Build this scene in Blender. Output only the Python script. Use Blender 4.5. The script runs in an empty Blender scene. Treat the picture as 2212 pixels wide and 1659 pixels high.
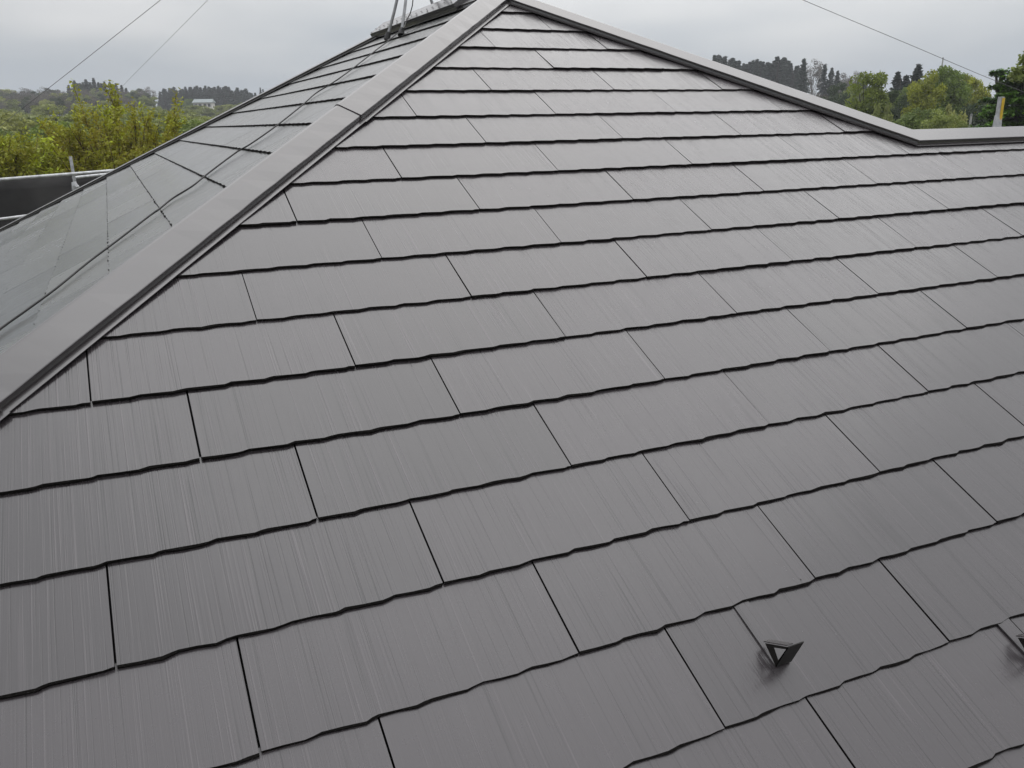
import bpy, math, random
import numpy as np
from mathutils import Matrix, Vector

S = bpy.context.scene
COL = S.collection
RAD = math.radians
rng = np.random.default_rng(11)
random.seed(5)

# ------------------------------------------------------------------ camera
CAM_ROT = np.array([[0.90558177, -0.4237394, -0.01914649],     # right
                    [-0.14398019, -0.26461737, -0.95354463],   # down
                    [0.39898793, 0.86626934, -0.30064274]])    # forward
CAM = np.array([0.11768331, -2.01167142, 0.58992372])
cd = bpy.data.cameras.new('camera')
cd.sensor_width = 36.0
cd.lens = 1794.61 / 2212 * 36.0
cd.clip_start = 0.05
cd.clip_end = 6000
co = bpy.data.objects.new('camera', cd)
COL.objects.link(co)
m4 = Matrix.Identity(4)
for i in range(3):
    m4[i][0], m4[i][1], m4[i][2] = CAM_ROT[0][i], -CAM_ROT[1][i], -CAM_ROT[2][i]
    m4[i][3] = CAM[i]
co.matrix_world = m4
S.camera = co

def ray(px, py):
    return CAM_ROT.T @ np.array([(px - 1106) / 1794.61, (py - 829.5) / 1794.61, 1.0])
def at_depth(px, py, d):
    return CAM + ray(px, py) * d

# ------------------------------------------------------------------ world, sun, exposure
SUN_EL, SUN_AZ = 50.0, 38.0
w = bpy.data.worlds.new('World')
S.world = w
w.use_nodes = True
nt = w.node_tree
nt.nodes.clear()
def N(tree, t, **kw):
    n = tree.nodes.new(t)
    for k, v in kw.items():
        setattr(n, k, v)
    return n
out = N(nt, 'ShaderNodeOutputWorld')
bg = N(nt, 'ShaderNodeBackground')
bg.inputs[1].default_value = 0.1
sky = N(nt, 'ShaderNodeTexSky', sky_type='NISHITA', sun_disc=False)
sky.sun_elevation = RAD(SUN_EL)
sky.sun_rotation = RAD(SUN_AZ)
sky.air_density = 1.0
sky.dust_density = 4.0
tc = N(nt, 'ShaderNodeTexCoord')
sep = N(nt, 'ShaderNodeSeparateXYZ')
nt.links.new(tc.outputs['Generated'], sep.inputs[0])
mapn = N(nt, 'ShaderNodeMapping')
mapn.inputs['Scale'].default_value = (2.2, 2.2, 9.0)
nt.links.new(tc.outputs['Generated'], mapn.inputs[0])
cn = N(nt, 'ShaderNodeTexNoise')
cn.inputs['Scale'].default_value = 1.5
cn.inputs['Detail'].default_value = 3.0
cn.inputs['Roughness'].default_value = 0.45
nt.links.new(mapn.outputs[0], cn.inputs['Vector'])
# height in the sky, pushed up and down a little by the cloud noise
pert = N(nt, 'ShaderNodeMath', operation='MULTIPLY_ADD')
nt.links.new(cn.outputs['Fac'], pert.inputs[0])
pert.inputs[1].default_value = 0.26
nt.links.new(sep.outputs['Z'], pert.inputs[2])
sub = N(nt, 'ShaderNodeMath', operation='SUBTRACT')
nt.links.new(pert.outputs[0], sub.inputs[0])
sub.inputs[1].default_value = 0.13
ramp = N(nt, 'ShaderNodeValToRGB')
nt.links.new(sub.outputs[0], ramp.inputs[0])
els = ramp.color_ramp.elements
SKY = [(0.0, (4.3, 4.8, 5.4)), (0.05, (4.7, 5.1, 5.55)), (0.12, (6.2, 6.4, 6.6)), (0.2, (7.6, 7.65, 7.75)),
       (0.45, (10.45, 10.5, 10.7)), (1.0, (14.2, 14.3, 14.6))]
MAXV = 16.0
while len(els) < len(SKY):
    els.new(0.5)
for e, (p, c) in zip(els, SKY):
    e.position = p
    e.color = (c[0] / MAXV, c[1] / MAXV, c[2] / MAXV, 1)
sc_ = N(nt, 'ShaderNodeVectorMath', operation='SCALE')
nt.links.new(ramp.outputs[0], sc_.inputs[0])
sc_.inputs['Scale'].default_value = MAXV
mx = N(nt, 'ShaderNodeMix', data_type='RGBA')
mx.inputs[0].default_value = 0.95
nt.links.new(sky.outputs[0], mx.inputs[6])
# the cloud is brighter round the hidden sun
sdv = N(nt, 'ShaderNodeVectorMath', operation='DOT_PRODUCT')
nt.links.new(tc.outputs['Generated'], sdv.inputs[0])
sdv.inputs[1].default_value = (math.sin(RAD(SUN_AZ)) * math.cos(RAD(SUN_EL)), math.cos(RAD(SUN_AZ)) * math.cos(RAD(SUN_EL)), math.sin(RAD(SUN_EL)))
mr = N(nt, 'ShaderNodeMapRange', interpolation_type='SMOOTHSTEP')
mr.inputs['From Min'].default_value = 0.55
mr.inputs['From Max'].default_value = 1.0
mr.inputs['To Min'].default_value = 1.0
mr.inputs['To Max'].default_value = 1.48
nt.links.new(sdv.outputs['Value'], mr.inputs[0])
gl = N(nt, 'ShaderNodeVectorMath', operation='SCALE')
nt.links.new(sc_.outputs[0], gl.inputs[0])
nt.links.new(mr.outputs[0], gl.inputs['Scale'])
nt.links.new(gl.outputs[0], mx.inputs[7])
nt.links.new(mx.outputs[2], bg.inputs[0])
nt.links.new(bg.outputs[0], out.inputs[0])

sl = bpy.data.lights.new('sun', 'SUN')
sl.energy = 0.5
sl.angle = RAD(60)
sl.color = (1.0, 0.98, 0.96)
so = bpy.data.objects.new('sun', sl)
COL.objects.link(so)
sd = Vector((math.sin(RAD(SUN_AZ)) * math.cos(RAD(SUN_EL)), math.cos(RAD(SUN_AZ)) * math.cos(RAD(SUN_EL)), math.sin(RAD(SUN_EL))))
so.rotation_euler = sd.to_track_quat('Z', 'Y').to_euler()

S.view_settings.view_transform = 'Standard'
S.view_settings.look = 'None'
S.view_settings.exposure = 0.0
S.view_settings.gamma = 1.0
S.render.engine = 'CYCLES'

# ------------------------------------------------------------------ helpers
def tag(o, label=None, cat=None, group=None, kind=None):
    if label: o['label'] = label
    if cat: o['category'] = cat
    if group: o['group'] = group
    if kind: o['kind'] = kind
    return o

def empty(name, loc, label, cat, group=None):
    o = bpy.data.objects.new(name, None)
    o.empty_display_size = 0.3
    o.matrix_world = Matrix.Translation(Vector(loc))
    COL.objects.link(o)
    return tag(o, label, cat, group)

def link(name, me, parent=None, M=None):
    o = bpy.data.objects.new(name, me)
    COL.objects.link(o)
    M = M if M is not None else Matrix.Identity(4)
    if parent is not None:
        o.parent = parent
        chain = Matrix.Identity(4)
        p = parent
        while p is not None:
            chain = p.matrix_basis @ chain
            p = p.parent
        o.matrix_basis = chain.inverted() @ M
    else:
        o.matrix_basis = M
    return o

class MB:
    def __init__(self):
        self.v, self.f, self.mi, self.r = [], [], [], []
    def add(self, pts, faces, mi=0, r=0.5):
        b = len(self.v)
        self.v += [tuple(p) for p in pts]
        for f in faces:
            self.f.append(tuple(b + i for i in f))
            self.mi.append(mi)
            self.r.append(r)
    def box(self, lo, hi, mi=0):
        x0, y0, z0 = lo; x1, y1, z1 = hi
        self.add([(x0, y0, z0), (x1, y0, z0), (x1, y1, z0), (x0, y1, z0), (x0, y0, z1), (x1, y0, z1), (x1, y1, z1), (x0, y1, z1)],
                 [(0, 3, 2, 1), (4, 5, 6, 7), (0, 1, 5, 4), (1, 2, 6, 5), (2, 3, 7, 6), (3, 0, 4, 7)], mi)
    def tube(self, path, rad, n=10, mi=0, caps=True):
        path = [np.array(p, float) for p in path]
        rads = rad if hasattr(rad, '__len__') else [rad] * len(path)
        pts = []
        up = None
        for i, p in enumerate(path):
            d = path[min(i + 1, len(path) - 1)] - path[max(i - 1, 0)]
            d = d / (np.linalg.norm(d) + 1e-12)
            if up is None:
                a = np.array([0, 0, 1.0]) if abs(d[2]) < 0.9 else np.array([1.0, 0, 0])
                up = np.cross(d, a)
            up = up - d * (up @ d)
            up /= np.linalg.norm(up)
            s_ = np.cross(d, up)
            for k in range(n):
                t = 2 * math.pi * k / n
                pts.append(p + rads[i] * (math.cos(t) * up + math.sin(t) * s_))
        fs = []
        for i in range(len(path) - 1):
            for k in range(n):
                a, b = i * n + k, i * n + (k + 1) % n
                fs.append((a, b, b + n, a + n))
        if caps:
            fs.append(tuple(range(n))[::-1])
            fs.append(tuple(range((len(path) - 1) * n, len(path) * n)))
        self.add(pts, fs, mi)
    def build(self, name, mats, parent=None, M=None, smooth=False):
        me = bpy.data.meshes.new(name)
        me.from_pydata(self.v, [], self.f)
        for m in (mats if isinstance(mats, (list, tuple)) else [mats]):
            me.materials.append(m)
        me.polygons.foreach_set('material_index', self.mi)
        a = me.attributes.new('piece', 'FLOAT', 'FACE')
        a.data.foreach_set('value', self.r)
        if smooth:
            me.polygons.foreach_set('use_smooth', [True] * len(self.f))
        me.update()
        return link(name, me, parent, M)

# ------------------------------------------------------------------ materials
def mat(name, col, rough=0.6, metal=0.0, ior=1.5, noise=None):
    m = bpy.data.materials.new(name)
    m.use_nodes = True
    t = m.node_tree
    b = t.nodes['Principled BSDF']
    b.inputs['Base Color'].default_value = (*col, 1)
    b.inputs['Roughness'].default_value = rough
    b.inputs['Metallic'].default_value = metal
    b.inputs['IOR'].default_value = ior
    if noise:
        sc, amt = noise
        tcn = N(t, 'ShaderNodeTexCoord')
        n = N(t, 'ShaderNodeTexNoise')
        n.inputs['Scale'].default_value = sc
        n.inputs['Detail'].default_value = 6
        t.links.new(tcn.outputs['Object'], n.inputs['Vector'])
        r = N(t, 'ShaderNodeValToRGB')
        r.color_ramp.elements[0].position = 0.3
        r.color_ramp.elements[1].position = 0.7
        r.color_ramp.elements[0].color = (*[c * (1 - amt) for c in col], 1)
        r.color_ramp.elements[1].color = (*[min(1, c * (1 + amt)) for c in col], 1)
        t.links.new(n.outputs['Fac'], r.inputs[0])
        t.links.new(r.outputs[0], b.inputs['Base Color'])
    return m

def math_node(t, op, a, b=None, c=None, clamp=False):
    n = N(t, 'ShaderNodeMath', operation=op)
    n.use_clamp = clamp
    for i, x in enumerate((a, b, c)):
        if x is None: continue
        if isinstance(x, (int, float)): n.inputs[i].default_value = x
        else: t.links.new(x, n.inputs[i])
    return n.outputs[0]

def tile_material(name, base, tint, bumpiness=0.5):
    """glossy painted cement slate: fine brushed grooves running down the slope, each tile a little different"""
    m = bpy.data.materials.new(name)
    m.use_nodes = True
    t = m.node_tree
    b = t.nodes['Principled BSDF']
    tcn = N(t, 'ShaderNodeTexCoord')
    att = N(t, 'ShaderNodeAttribute', attribute_name='piece', attribute_type='GEOMETRY')
    pc = att.outputs['Fac']
    def noise(scale, detail=3, rough=0.5, w=True):
        mp = N(t, 'ShaderNodeMapping')
        mp.inputs['Scale'].default_value = scale
        t.links.new(tcn.outputs['Object'], mp.inputs[0])
        cmb = N(t, 'ShaderNodeCombineXYZ')
        t.links.new(math_node(t, 'MULTIPLY', pc, 37.0), cmb.inputs['Y'])
        t.links.new(math_node(t, 'MULTIPLY', pc, 91.0), cmb.inputs['Z'])
        ad = N(t, 'ShaderNodeVectorMath', operation='ADD')
        t.links.new(mp.outputs[0], ad.inputs[0])
        t.links.new(cmb.outputs[0], ad.inputs[1])
        n = N(t, 'ShaderNodeTexNoise')
        n.inputs['Scale'].default_value = 1.0
        n.inputs['Detail'].default_value = detail
        n.inputs['Roughness'].default_value = rough
        t.links.new(ad.outputs[0], n.inputs['Vector'])
        return n.outputs['Fac']
    fine = noise((270, 1.6, 1), 2, 0.6)
    mid = noise((95, 1.2, 1), 2, 0.6)
    patch = noise((6.0, 3.0, 1), 3, 0.6)
    blot = noise((26, 16, 1), 4, 0.6)
    grain = noise((900, 500, 1), 1, 0.5)
    strength = math_node(t, 'MULTIPLY_ADD', patch, 1.3, -0.15, clamp=True)
    def smooth(x, lo, hi):
        n = N(t, 'ShaderNodeMapRange', interpolation_type='SMOOTHSTEP')
        n.inputs['From Min'].default_value = lo
        n.inputs['From Max'].default_value = hi
        t.links.new(x, n.inputs[0])
        return n.outputs[0]
    lines = math_node(t, 'ADD', math_node(t, 'MULTIPLY', fine, 0.68), math_node(t, 'MULTIPLY', mid, 0.32))
    light = math_node(t, 'MULTIPLY', smooth(lines, 0.555, 0.66), strength)
    dark = math_node(t, 'MULTIPLY', smooth(lines, 0.45, 0.33), math_node(t, 'MULTIPLY_ADD', strength, 0.6, 0.4))
    gs = math_node(t, 'SUBTRACT', light, math_node(t, 'MULTIPLY', dark, 0.7))
    hgt = math_node(t, 'ADD', math_node(t, 'MULTIPLY', gs, 0.45), math_node(t, 'MULTIPLY', math_node(t, 'MULTIPLY', fine, strength), 0.5))
    hgt = math_node(t, 'ADD', hgt, math_node(t, 'MULTIPLY', grain, 0.03))
    hgt = math_node(t, 'ADD', hgt, math_node(t, 'MULTIPLY', blot, 0.07))
    bump = N(t, 'ShaderNodeBump')
    bump.inputs['Strength'].default_value = bumpiness
    bump.inputs['Distance'].default_value = 0.0019
    t.links.new(hgt, bump.inputs['Height'])
    t.links.new(bump.outputs[0], b.inputs['Normal'])
    # lighter on the ridges between the grooves, darker in them, tone varying by tile
    mixn = N(t, 'ShaderNodeMix', data_type='RGBA')
    f = math_node(t, 'MULTIPLY_ADD', gs, 0.5, 0.36, clamp=True)
    f = math_node(t, 'ADD', f, math_node(t, 'MULTIPLY_ADD', pc, 0.32, -0.16), clamp=True)
    t.links.new(f, mixn.inputs[0])
    mixn.inputs[6].default_value = (*[x * 0.25 for x in base], 1)
    mixn.inputs[7].default_value = (*tint, 1)
    # a few specks of grit
    vm = N(t, 'ShaderNodeMapping')
    vm.inputs['Scale'].default_value = (6.5, 6.5, 0.0)
    t.links.new(tcn.outputs['Object'], vm.inputs[0])
    vo = N(t, 'ShaderNodeTexVoronoi')
    vo.inputs['Scale'].default_value = 1.0
    t.links.new(vm.outputs[0], vo.inputs['Vector'])
    sc = N(t, 'ShaderNodeSeparateColor')
    t.links.new(vo.outputs['Color'], sc.inputs[0])
    rad = math_node(t, 'MULTIPLY', math_node(t, 'SUBTRACT', sc.outputs[0], 0.35, clamp=True), 0.026)
    speck = math_node(t, 'LESS_THAN', vo.outputs['Distance'], rad)
    mixs = N(t, 'ShaderNodeMix', data_type='RGBA')
    t.links.new(speck, mixs.inputs[0])
    t.links.new(mixn.outputs[2], mixs.inputs[6])
    mixs.inputs[7].default_value = (0.012, 0.011, 0.010, 1)
    t.links.new(mixs.outputs[2], b.inputs['Base Color'])
    spec = math_node(t, 'MULTIPLY_ADD', speck, -0.45, 0.5)
    t.links.new(spec, b.inputs['Specular IOR Level'])
    rg = math_node(t, 'MULTIPLY_ADD', blot, 0.12, 0.13)
    rg = math_node(t, 'MULTIPLY_ADD', pc, 0.10, rg)
    t.links.new(rg, b.inputs['Roughness'])
    b.inputs['IOR'].default_value = 1.72
    return m

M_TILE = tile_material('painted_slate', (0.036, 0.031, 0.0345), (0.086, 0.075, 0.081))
M_TILE_SIDE = tile_material('painted_slate_side_skylit', (0.060, 0.062, 0.058), (0.115, 0.119, 0.110), 0.3)  # same paint, its colour lightened to stand in for grazing sky reflection
M_EDGE = mat('shade_dark_slate_edge', (0.008, 0.007, 0.0065), 0.9, noise=(180, 0.5))  # near-black colour stands in for shade under the slates' lower edges
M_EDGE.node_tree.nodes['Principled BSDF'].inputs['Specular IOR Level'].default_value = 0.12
M_DECK = mat('roofing_felt', (0.008, 0.008, 0.008), 0.95)
M_CAP = mat('painted_steel_cap', (0.034, 0.030, 0.031), 0.22, ior=1.88, noise=(5, 0.12))
M_CAPDARK = mat('cap_screw', (0.02, 0.02, 0.02), 0.5)
M_WALL = mat('wall_render', (0.5, 0.47, 0.42), 0.9, noise=(3, 0.1))
M_GALV = mat('galvanised_steel', (0.46, 0.47, 0.48), 0.45, metal=0.6, noise=(14, 0.25))
M_DULLGALV = mat('weathered_steel', (0.21, 0.215, 0.22), 0.5, metal=0.5, noise=(20, 0.3))
M_BLACK = mat('black_rubber', (0.014, 0.014, 0.014), 0.6)
M_WIRE = mat('steel_guy_wire', (0.10, 0.10, 0.105), 0.5)
M_YELLOW = mat('yellow_sleeve', (0.62, 0.42, 0.03), 0.6, noise=(12, 0.2))
M_GUARD = mat('black_snow_guard', (0.012, 0.011, 0.010), 0.4)
M_GUARD.node_tree.nodes['Principled BSDF'].inputs['Specular IOR Level'].default_value = 0.2

# ------------------------------------------------------------------ the house roof
TH = 0.4729
c_, s_, T_ = math.cos(TH), math.sin(TH), math.tan(TH)
TW, E = 0.606, 0.606 * 0.3695          # tile width and exposure
HL, HR = -0.2945, 4.537                # hips: X - Y = HL, X + Y = HR on the front slope
AX, AY = (HR + HL) / 2, (HR - HL) / 2
AZ = AY * T_
YB = 4.42                              # far end of the main ridge
ZE = -1.45                             # eaves
VR = 1.055                             # wing ridge, measured up the front slope
RY, RZ = VR * c_, VR * s_
GROUND = -7.0
house = empty('house', (2.1, 3.0, GROUND), 'house whose hipped roof of dark grey slates fills the photo', 'house')

M_FRONT = Matrix(((1, 0, 0, 0), (0, c_, -s_, 0), (0, s_, c_, 0), (0, 0, 0, 1)))
M_LEFT = Matrix(((0, c_, -s_, HL), (-1, 0, 0, 0), (0, s_, c_, 0), (0, 0, 0, 1)))

def clip(poly, a, b, c):
    """keep a*u + b*v + c >= 0"""
    res = []
    for i in range(len(poly)):
        p, q = poly[i], poly[(i + 1) % len(poly)]
        dp, dq = a * p[0] + b * p[1] + c, a * q[0] + b * q[1] + c
        if dp >= 0: res.append(p)
        if (dp >= 0) != (dq >= 0):
            t = dp / (dp - dq)
            res.append((p[0] + t * (q[0] - p[0]), p[1] + t * (q[1] - p[1])))
    return res

def slates(name, M, mats, rows, phase, u0, u1, regions, dv, seed, gap=0.0019, var=1.0):
    """courses of slates: each slate a thin wedge with a ragged, lifted lower edge"""
    r = random.Random(seed)
    mb = MB()
    TB = 0.0083                          # lift of the lower edge
    for k in range(*rows):               # k: index of the course's lower edge
        v0 = E * (k + dv)
        ph = phase(k)
        j0, j1 = math.floor(u0 / TW - ph) - 1, math.ceil(u1 / TW - ph) + 1
        for j in range(j0, j1):
            ua = (j + ph) * TW + gap + r.uniform(-0.6, 0.6) * gap * 0.6
            ub = (j + 1 + ph) * TW - gap + r.uniform(-0.6, 0.6) * gap * 0.6
            tilt = var * r.uniform(-0.0012, 0.0012)
            lift = var * r.uniform(-0.0012, 0.0012)
            rv = r.random()
            wv_ = [r.uniform(0, 6.28) for _ in range(3)]
            # ragged edge: ramps that step back, about six to a slate
            edge = []
            n = 6
            x = ua
            for q in range(n):
                L = (ub - ua) / n
                xa = ua + q * L
                d = r.uniform(0.003, 0.0062)
                fr = r.uniform(0.62, 0.85)
                edge.append((xa, v0 + d * 0.5 + r.uniform(-.0006, .0006)))
                edge.append((xa + L * fr * 0.5, v0 + r.uniform(-.0012, .0012)))
                edge.append((xa + L * fr, v0 - d * 0.5 + r.uniform(-.0006, .0006)))
                edge.append((xa + L * (fr + (1 - fr) * 0.5), v0 + r.uniform(-.001, .001)))
            edge.append((ub, v0 + r.uniform(-.002, .002)))
            vt = v0 + E + 0.012
            poly = [(p[0], p[1]) for p in edge] + [(ub, vt), (ua, vt)]
            for reg in regions:
                pp = poly
                for pl in reg:
                    pp = clip(pp, *pl) if len(pp) > 2 else []
                if len(pp) < 3: continue
                def top(u, v):
                    fr = (v - v0) / E
                    x_ = (u - ua) / TW
                    return (TB + lift) * (1 - fr) + 0.0012 + tilt * x_
                def under(u):
                    x_ = (u - ua) / TW
                    return 0.0009 * math.sin(x_ * 9 + wv_[0]) + 0.0010 * math.sin(x_ * 21 + wv_[1]) + 0.0007 * math.sin(x_ * 47 + wv_[2])
                nn = len(pp)
                tp = [(u, v, top(u, v)) for u, v in pp]
                mb.add(tp, [tuple(range(nn))], 0, rv)
                # lower edge: a rough chamfer, then a dark undercut; other sides plain
                for a in range(nn):
                    p, q = pp[a], pp[(a + 1) % nn]
                    low = (p[1] < v0 + 0.012 and q[1] < v0 + 0.012 and abs(q[0] - p[0]) > 0.25 * abs(q[1] - p[1]))
                    zp, zq = top(*p), top(*q)
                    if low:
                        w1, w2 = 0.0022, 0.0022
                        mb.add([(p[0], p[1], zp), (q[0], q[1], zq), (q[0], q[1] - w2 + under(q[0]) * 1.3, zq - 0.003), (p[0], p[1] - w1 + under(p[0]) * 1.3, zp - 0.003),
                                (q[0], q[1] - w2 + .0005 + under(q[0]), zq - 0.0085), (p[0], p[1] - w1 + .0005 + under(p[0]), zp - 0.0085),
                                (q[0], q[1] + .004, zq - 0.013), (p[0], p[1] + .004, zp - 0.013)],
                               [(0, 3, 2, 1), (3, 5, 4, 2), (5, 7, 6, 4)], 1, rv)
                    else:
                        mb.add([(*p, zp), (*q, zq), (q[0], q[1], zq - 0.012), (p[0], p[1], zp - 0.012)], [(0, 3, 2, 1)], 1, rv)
    return mb.build(name, mats, house, M)

KH = math.hypot(1, c_)
inside_left = (1, -c_, -HL - 0.012)
inside_right = (-1, -c_, HR - 0.012)
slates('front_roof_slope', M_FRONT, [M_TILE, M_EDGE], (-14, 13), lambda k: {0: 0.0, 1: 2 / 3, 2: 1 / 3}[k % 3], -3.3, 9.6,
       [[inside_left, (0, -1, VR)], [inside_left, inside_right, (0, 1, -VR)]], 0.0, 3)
XB = AX + YB                             # far hip: X + Y = XB
lv = lambda k: {0: 0.15, 1: 0.15 + 2 / 3, 2: 0.15 + 1 / 3}[k % 3]
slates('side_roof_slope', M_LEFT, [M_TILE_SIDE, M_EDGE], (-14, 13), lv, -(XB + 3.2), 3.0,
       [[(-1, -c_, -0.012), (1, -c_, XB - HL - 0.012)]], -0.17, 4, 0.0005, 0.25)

# felted deck under the slates, back slopes, walls and eaves
def wpt(x, y, z): return (x, y, z)
xl, xr, yf = HL + ZE / T_, HR - ZE / T_, ZE / T_
yb = YB + (AZ - ZE) / T_
ZD = -0.022
XW = 9.6
mb = MB()
P = dict(fl=(xl, yf, ZE), apex=(AX, AY, AZ), back=(AX, YB, AZ), bl=(xl, yb, ZE), br=(xr, yb, ZE))
xj = HR - RY
P['j'] = (xj, RY, RZ)
P['we'] = (XW, RY, RZ)
P['wf'] = (XW, yf, ZE)
wb = RY + (RZ - ZE) / T_
P['wb'] = (XW, wb, ZE)
P['val'] = (xr, wb, ZE)
key = list(P)
dz = lambda p: (p[0], p[1], p[2] + ZD)
mb.add([dz(P[k]) for k in key], [tuple(key.index(q) for q in f) for f in
       (('fl', 'wf', 'we', 'j', 'apex'), ('fl', 'apex', 'back', 'bl'))])
mb.build('roof_deck', M_DECK, house)
mb = MB()
up = lambda p: (p[0], p[1], p[2] + 0.004)
mb.add([up(P[k]) for k in key], [tuple(key.index(q) for q in f) for f in
       (('bl', 'back', 'br'), ('apex', 'j', 'val', 'br', 'back'), ('j', 'we', 'wb', 'val'))])
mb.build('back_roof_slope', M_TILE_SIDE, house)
mb = MB()
mb.box((xl + 0.6, yf + 0.6, GROUND), (xr - 0.6, yb - 0.6, ZE - 0.16))
mb.box((xr - 0.6, yf + 0.6, GROUND), (XW - 0.3, wb - 0.6, ZE - 0.16))
mb.build('wall', M_WALL, house)
mb = MB()
mb.box((xl, yf, ZE - 0.16), (XW, yf + 0.02, ZE - 0.03))
mb.box((xl, yf, ZE - 0.16), (xl + 0.02, yb, ZE - 0.03))
mb.box((xl, yb - 0.02, ZE - 0.16), (xr, yb, ZE - 0.03))
mb.box((xl + .02, yf + .02, ZE - 0.158), (XW, yb if False else wb, ZE - 0.14))
mb.build('fascia', M_CAP, house)

# --- metal hip and ridge caps
def unit(v): v = np.array(v, float); return v / np.linalg.norm(v)
NF, NL, NR, NBK = np.array([0, -s_, c_]), np.array([-s_, 0, c_]), np.array([s_, 0, c_]), np.array([0, s_, c_])

def cap(name, base, H, nA, nB, start, end, w=0.080, h=0.031, hb=0.042, grow=0.0, fl=0.021, low=0.0135, wob=0.0, parent=None, seed=0, label=None, skew=False):
    """bent sheet cap: two flaps, folded sides, flat flanges. start/end = (point, normal) cutting planes"""
    H = unit(H)
    pA = np.cross(H, nA); pA *= -np.sign(pA @ nB - 0) * -1 if False else 1
    if pA @ nB > 0: pA = -pA
    pB = np.cross(H, nB)
    if pB @ nA > 0: pB = -pB
    w += grow; h += grow; hb += grow
    prof = []
    def side(p, n):
        return [p * (w + fl) + n * (low - 0.0022), p * (w + fl) + n * low, p * (w + 0.0006) + n * (low + 0.0006),
                p * (w - 0.0025) + n * (low + (h - low) * 0.46), p * (w + 0.001) + n * (low + (h - low) * 0.52),
                p * w + n * (h - 0.0012), p * (w - 0.002) + n * h]
    a = side(pA, nA)
    hA = h
    h = low + (h - low) * 0.28 if skew else h      # the far flap of the left hip sits lower
    b = side(pB, nB)
    up_ = unit(nA + nB)
    k = hb / (up_ @ nA)
    nose = [up_ * (k - 0.0015) + (pA - up_ * (pA @ up_)) * 0.006, up_ * (k - 0.0004), up_ * (k - 0.0015) + (pB - up_ * (pB @ up_)) * 0.006]
    prof = a + nose + b[::-1]
    nsec = 26
    mb = MB()
    rr = random.Random(seed)
    pts = []
    base = np.array(base, float)
    def tcut(q, pl):
        P0, n = np.array(pl[0], float), np.array(pl[1], float)
        return ((P0 - q) @ n) / (H @ n)
    sec = []
    jit = [[0, 0] for _ in range(nsec + 1)]
    for i in range(1, nsec):
        jit[i] = [rr.uniform(-wob, wob), rr.uniform(-wob, wob)]
    for i in range(nsec + 1):
        row = []
        for q_i, q in enumerate(prof):
            qq = base + q
            t0, t1 = tcut(qq, start), tcut(qq, end)
            t = t0 + (t1 - t0) * i / nsec
            pt = qq + H * t
            if 4 <= q_i <= 6: pt = pt + nA * jit[i][0]
            row.append(pt)
        sec.append(row)
    n = len(prof)
    pts = [p for r_ in sec for p in r_]
    fs = []
    for i in range(nsec):
        for k2 in range(n - 1):
            a_ = i * n + k2
            fs.append((a_, a_ + 1, a_ + 1 + n, a_ + n))
    fs.append(tuple(range(n)))
    fs.append(tuple(range(nsec * n, (nsec + 1) * n))[::-1])
    mb.add(pts, fs)
    o = mb.build(name, M_CAP, parent or house)
    me = o.data
    import bmesh
    bm = bmesh.new(); bm.from_mesh(me)
    bmesh.ops.recalc_face_normals(bm, faces=bm.faces)
    bm.to_mesh(me); bm.free()
    if label: o['label'] = label
    return o

apex = np.array([AX, AY, AZ])
H1 = np.array([-1, -1, -T_])             # left hip, running down
H1u = unit(H1)
cuts = [0.94, -0.235, -1.41, -2.6]
pl_apex = (apex, (1, 0, 0))
def cutp(x, extra=0.0): return (apex + H1 * (AX - x) + H1u * extra, H1u)
prev = pl_apex
for i, x in enumerate(cuts):
    cap('hip_cap', apex, H1, NF, NL, prev, cutp(x, 0.03), grow=0.0035 * (3 - i) * 0 + (0.003 if i % 2 == 0 else 0.0), wob=0.0012, seed=20 + i, skew=True)
    prev = cutp(x)
cap('hip_cap', apex, H1, NF, NL, prev, cutp(xl), seed=30, skew=True)
H2 = np.array([1, -1, -T_])              # right hip
junction = np.array([xj, RY, RZ])
fu = np.array([1, 0, 0.]); fv = np.array([0, c_, s_])
dl = fu * (-KH + c_) + fv * (-1)
ncut = np.cross(dl, NF)
pl_j = (junction, ncut)
cap('hip_cap', apex, H2, NF, NR, pl_apex, pl_j, seed=31, wob=0.0008, grow=0.002, hb=0.036)
cap('ridge_cap', junction, (1, 0, 0), NF, NBK, pl_j, ((XW, RY, RZ), (1, 0, 0)), seed=32, wob=0.0005, hb=0.035)
# far hip and back right hip of the main block, then the main ridge
pk = np.array([AX, YB, AZ])
cap('hip_cap', pk, (-1, 1, -T_), NL, NBK, (pk, (-1, 1, 0)), (pk + np.array([-1, 1, -T_]) * (AX - xl), (-1, 1, 0)), seed=33, hb=0.033)
cap('ridge_cap', apex, (0, 1, 0), NL, NR, (apex + np.array([0, -0.02, 0]), (0, 1, 0)), (pk, (0, 1, 0)), seed=34)
vent = cap('ridge_vent', apex, (0, 1, 0), NL, NR, (apex + np.array([0, 0.36, 0]), (0, 1, 0)), (pk + np.array([0, 0.08, 0]), (0, 1, 0)), w=0.100, h=0.054, hb=0.074, low=0.015, fl=0.006, seed=35)
for i in range(17):
    y = AY + 0.42 + i * (YB - AY - 0.3) / 16.5
    for q in (0.045, 0.088):
        if q > 0.08 and i % 2: continue
        mb = MB()
        pB = np.array([-c_, 0, -s_])
        ctr = np.array([AX, y, AZ]) + pB * q + NL * (0.074 - 0.019 * q / 0.1)
        mb.tube([ctr, ctr + NL * 0.003], 0.0055, 8)
        mb.build('screw', M_CAPDARK, vent)

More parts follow.
